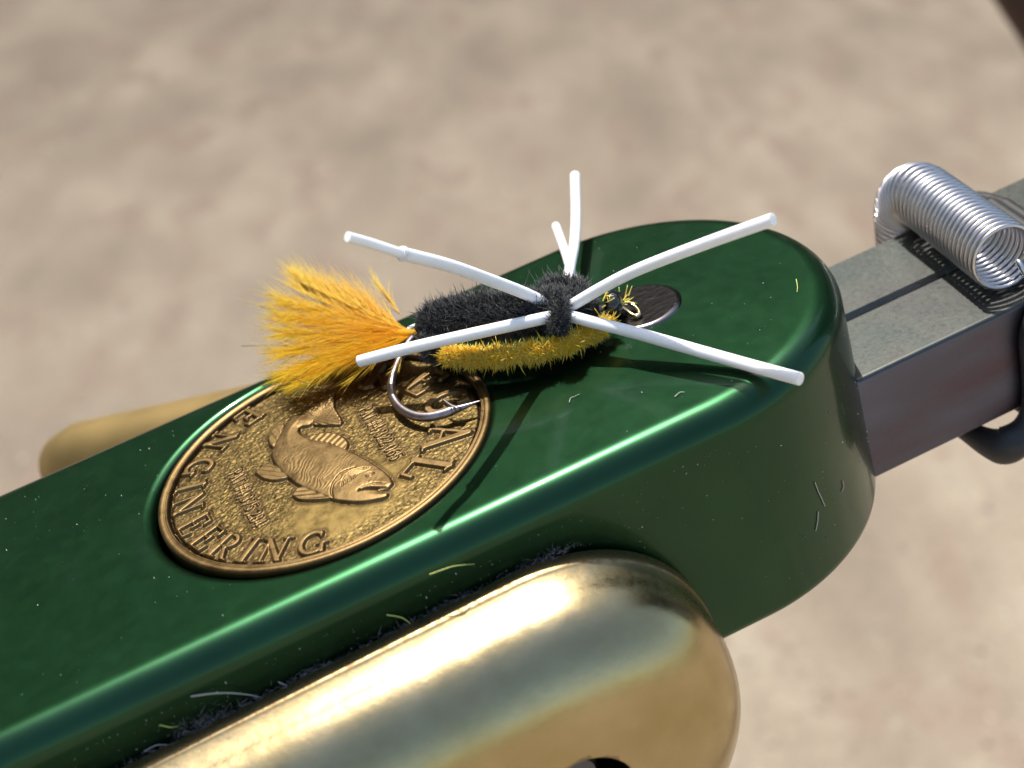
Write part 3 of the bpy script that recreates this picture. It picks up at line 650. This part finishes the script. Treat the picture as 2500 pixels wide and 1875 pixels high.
def lint(label,pts,rad,mat,surf='side',group=None):
    P3 = [side(p) if surf=='side' else onz(p,.012) for p in pts]
    if surf=='side': P3 = [p+np.array([0,-.035*math.sin(math.pi*i/(len(P3)-1)),0]) for i,p in enumerate(P3)]
    P = catmull(P3,max(12,8*len(P3))); V,F = tube(P,rad*.72*(1.1-.5*np.linspace(0,1,len(P))),6,roundcap=True); o = mesh_obj('lint_fibre',V,F,mat,None,origin=P3[0]); tag(o,label,'lint fibre','loose fibres on the vise head'); return o
M_LG = mat_simple('grey_lint',(.42,.42,.38),.8).m; M_LY = mat_simple('green_yellow_lint',(.50,.56,.16),.7).m; M_LB = mat_simple('mauve_lint',(.36,.32,.34),.8).m; M_LR = mat_simple('pink_lint',(.55,.30,.28),.8).m
lint('long grey arched fibre on the green side above the brass lever',[(467,1700),(520,1688),(565,1685),(610,1692),(650,1706)],.0075,M_LG)
lint('bent yellow green fibre below the pale blue edge highlight',[(1050,1402),(1085,1383),(1110,1376),(1158,1377)],.006,M_LY)
lint('yellow green fibre curling into the top edge of the brass lever',[(945,1501),(980,1504),(1005,1520),(1035,1534),(1062,1528)],.0065,M_LY)
lint('short yellow fibre lying beside the grey fluff on the left',[(390,1770),(415,1768),(435,1773)],.006,M_LY)
lint('grey hooked fibre in the gap above the middle of the lever',[(680,1665),(705,1671),(722,1670),(738,1655),(746,1643)],.0055,M_LG)
lint('pale double curved fibre at the lower left end of the gap',[(352,1834),(380,1816),(405,1813),(440,1822),(425,1832),(390,1830),(352,1834)],.0055,M_LB)
lint('small yellow green fibre on the rounded end beside the steel pin',[(1944,682),(1947,700),(1946,713)],.006,M_LY,'top')
lint('white kinked fibre on the green top below the right leg',[(1390,982),(1393,972),(1402,968),(1415,962)],.0045,M_LG,'top')
lint('pale slanting fibre on the top near the edge highlight',[(1648,968),(1660,958),(1670,957)],.006,M_LG,'top')
def endside(u):
    d = ray(u); best = None
    for s in np.linspace(8,14,6000):
        p = CAMV+s*d
        if np.hypot(p[0]-CX,p[1])<RB+.008 and p[0]>CX: return p
    return side(u)
for lab,pts,mat in [('thin white curved fibre on the dark rounded end',[(1990,1178),(1998,1200),(2005,1215),(2014,1235)],M_LG),('short white fibre below the curved fibre on the dark end',[(1998,1250),(1996,1275),(1992,1295)],M_LG),('small pink fibre near the lower edge of the rounded end',[(2058,1175),(2060,1188),(2056,1200)],M_LR)]:
    P3 = [endside(p) for p in pts]; V,F = tube(catmull(P3,14),.0045,6,roundcap=True); o = mesh_obj('lint_fibre',V,F,mat,None,origin=P3[0]); tag(o,lab,'lint fibre','loose fibres on the vise head')
# fluff packed in the gap between lever and head
def fluff():
    b = []; d = []; ln = []; cen = [-1.62,-1.60,-1.2,-.72,-.1,.25,.52,.95,1.2]; wd = [.13,.10,.2,.12,.1,.12,.1,.12,.1]
    for _ in range(1500):
        if rng.random()<.6: k_ = rng.integers(0,9); x = rng.normal(cen[k_],wd[k_]); h = abs(rng.normal(0,.075 if k_<2 else .028))
        else: x = rng.uniform(-2.4,1.5); h = abs(rng.normal(0,.014))
        b.append((x,-RB-.012-.06*rng.random(),-.575+.05*(x+2)/3.5+h)); a_ = rng.uniform(0,2*np.pi); d.append((math.cos(a_),-.3*rng.random(),math.sin(a_)*.7+.15)); ln.append(.012+.05*rng.random()**3)
    n = len(b); V,F,S_ = fibres(np.array(b),np.array(d),np.array(ln),.0014+.0016*rng.random(n),rng.normal(0,.8,(n,3)),rng.random(n)**2*.5,4)
    o = mesh_obj('fluff',V,F,M_FLUFF,None,attrs={'shade':S_}); o['kind'] = 'stuff'; o['label'] = 'grey fluff caught in the gap above the brass lever'; o['category'] = 'fluff'
fluff()

# ------------------------------------------------------------------ hole in the near lever with its screw
cyl = bpy.data.meshes.new('cutter'); bmc = bmesh.new()
bmesh.ops.create_cone(bmc,segments=40,radius1=.40,radius2=.33,depth=1.6,cap_ends=True); bmc.to_mesh(cyl); bmc.free()
co = bpy.data.objects.new('cutter',cyl); link(co,vise); co.location = (.74,-2.65,-1.88); co.rotation_euler = (math.radians(-90),0,0)
md = lev.modifiers.new('hole','BOOLEAN'); md.object = co; md.operation = 'DIFFERENCE'; md.solver = 'EXACT'
bpy.context.view_layer.update(); dg = bpy.context.evaluated_depsgraph_get()
nm = bpy.data.meshes.new_from_object(lev.evaluated_get(dg)); lev.modifiers.clear(); lev.data = nm; bpy.data.objects.remove(co)
V,F = tube([(.76,-2.0,-1.84),(.76,-2.75,-1.84),(.76,-2.79,-1.84)],[.16,.16,.13],20); mesh_obj('screw',V,F,mat_simple('dark_steel_screw',(.12,.13,.16),.35,1.0).m,lev,smooth=False)

# ------------------------------------------------------------------ dark pole beyond the vise, cut by the frame corner
def camray(u,depth):
    d = np.r_[(np.array(u,float)-CEN)/FPX,1.0]*depth; return world(R.T@(d-T))
p0 = camray((2618,90),62); dirp = (camray((2683,190),62)-p0).normalized()
tg = (GROUND_Z-p0.z)/dirp.z; pts = np.array([list(p0-dirp*60),list(p0),list(p0+dirp*tg)])
V,F = tube(catmull(pts,14),np.linspace(1.7,2.2,14),20,roundcap=True)
me = bpy.data.meshes.new('wooden_pole'); me.from_pydata(V.tolist(),[],[list(f) for f in F]); me.materials.append(M_WOOD)
me.polygons.foreach_set('use_smooth',[True]*len(me.polygons)); po = bpy.data.objects.new('wooden_pole',me); C.objects.link(po)
tag(po,'dark brown leaning pole blurred in the top right corner','pole')
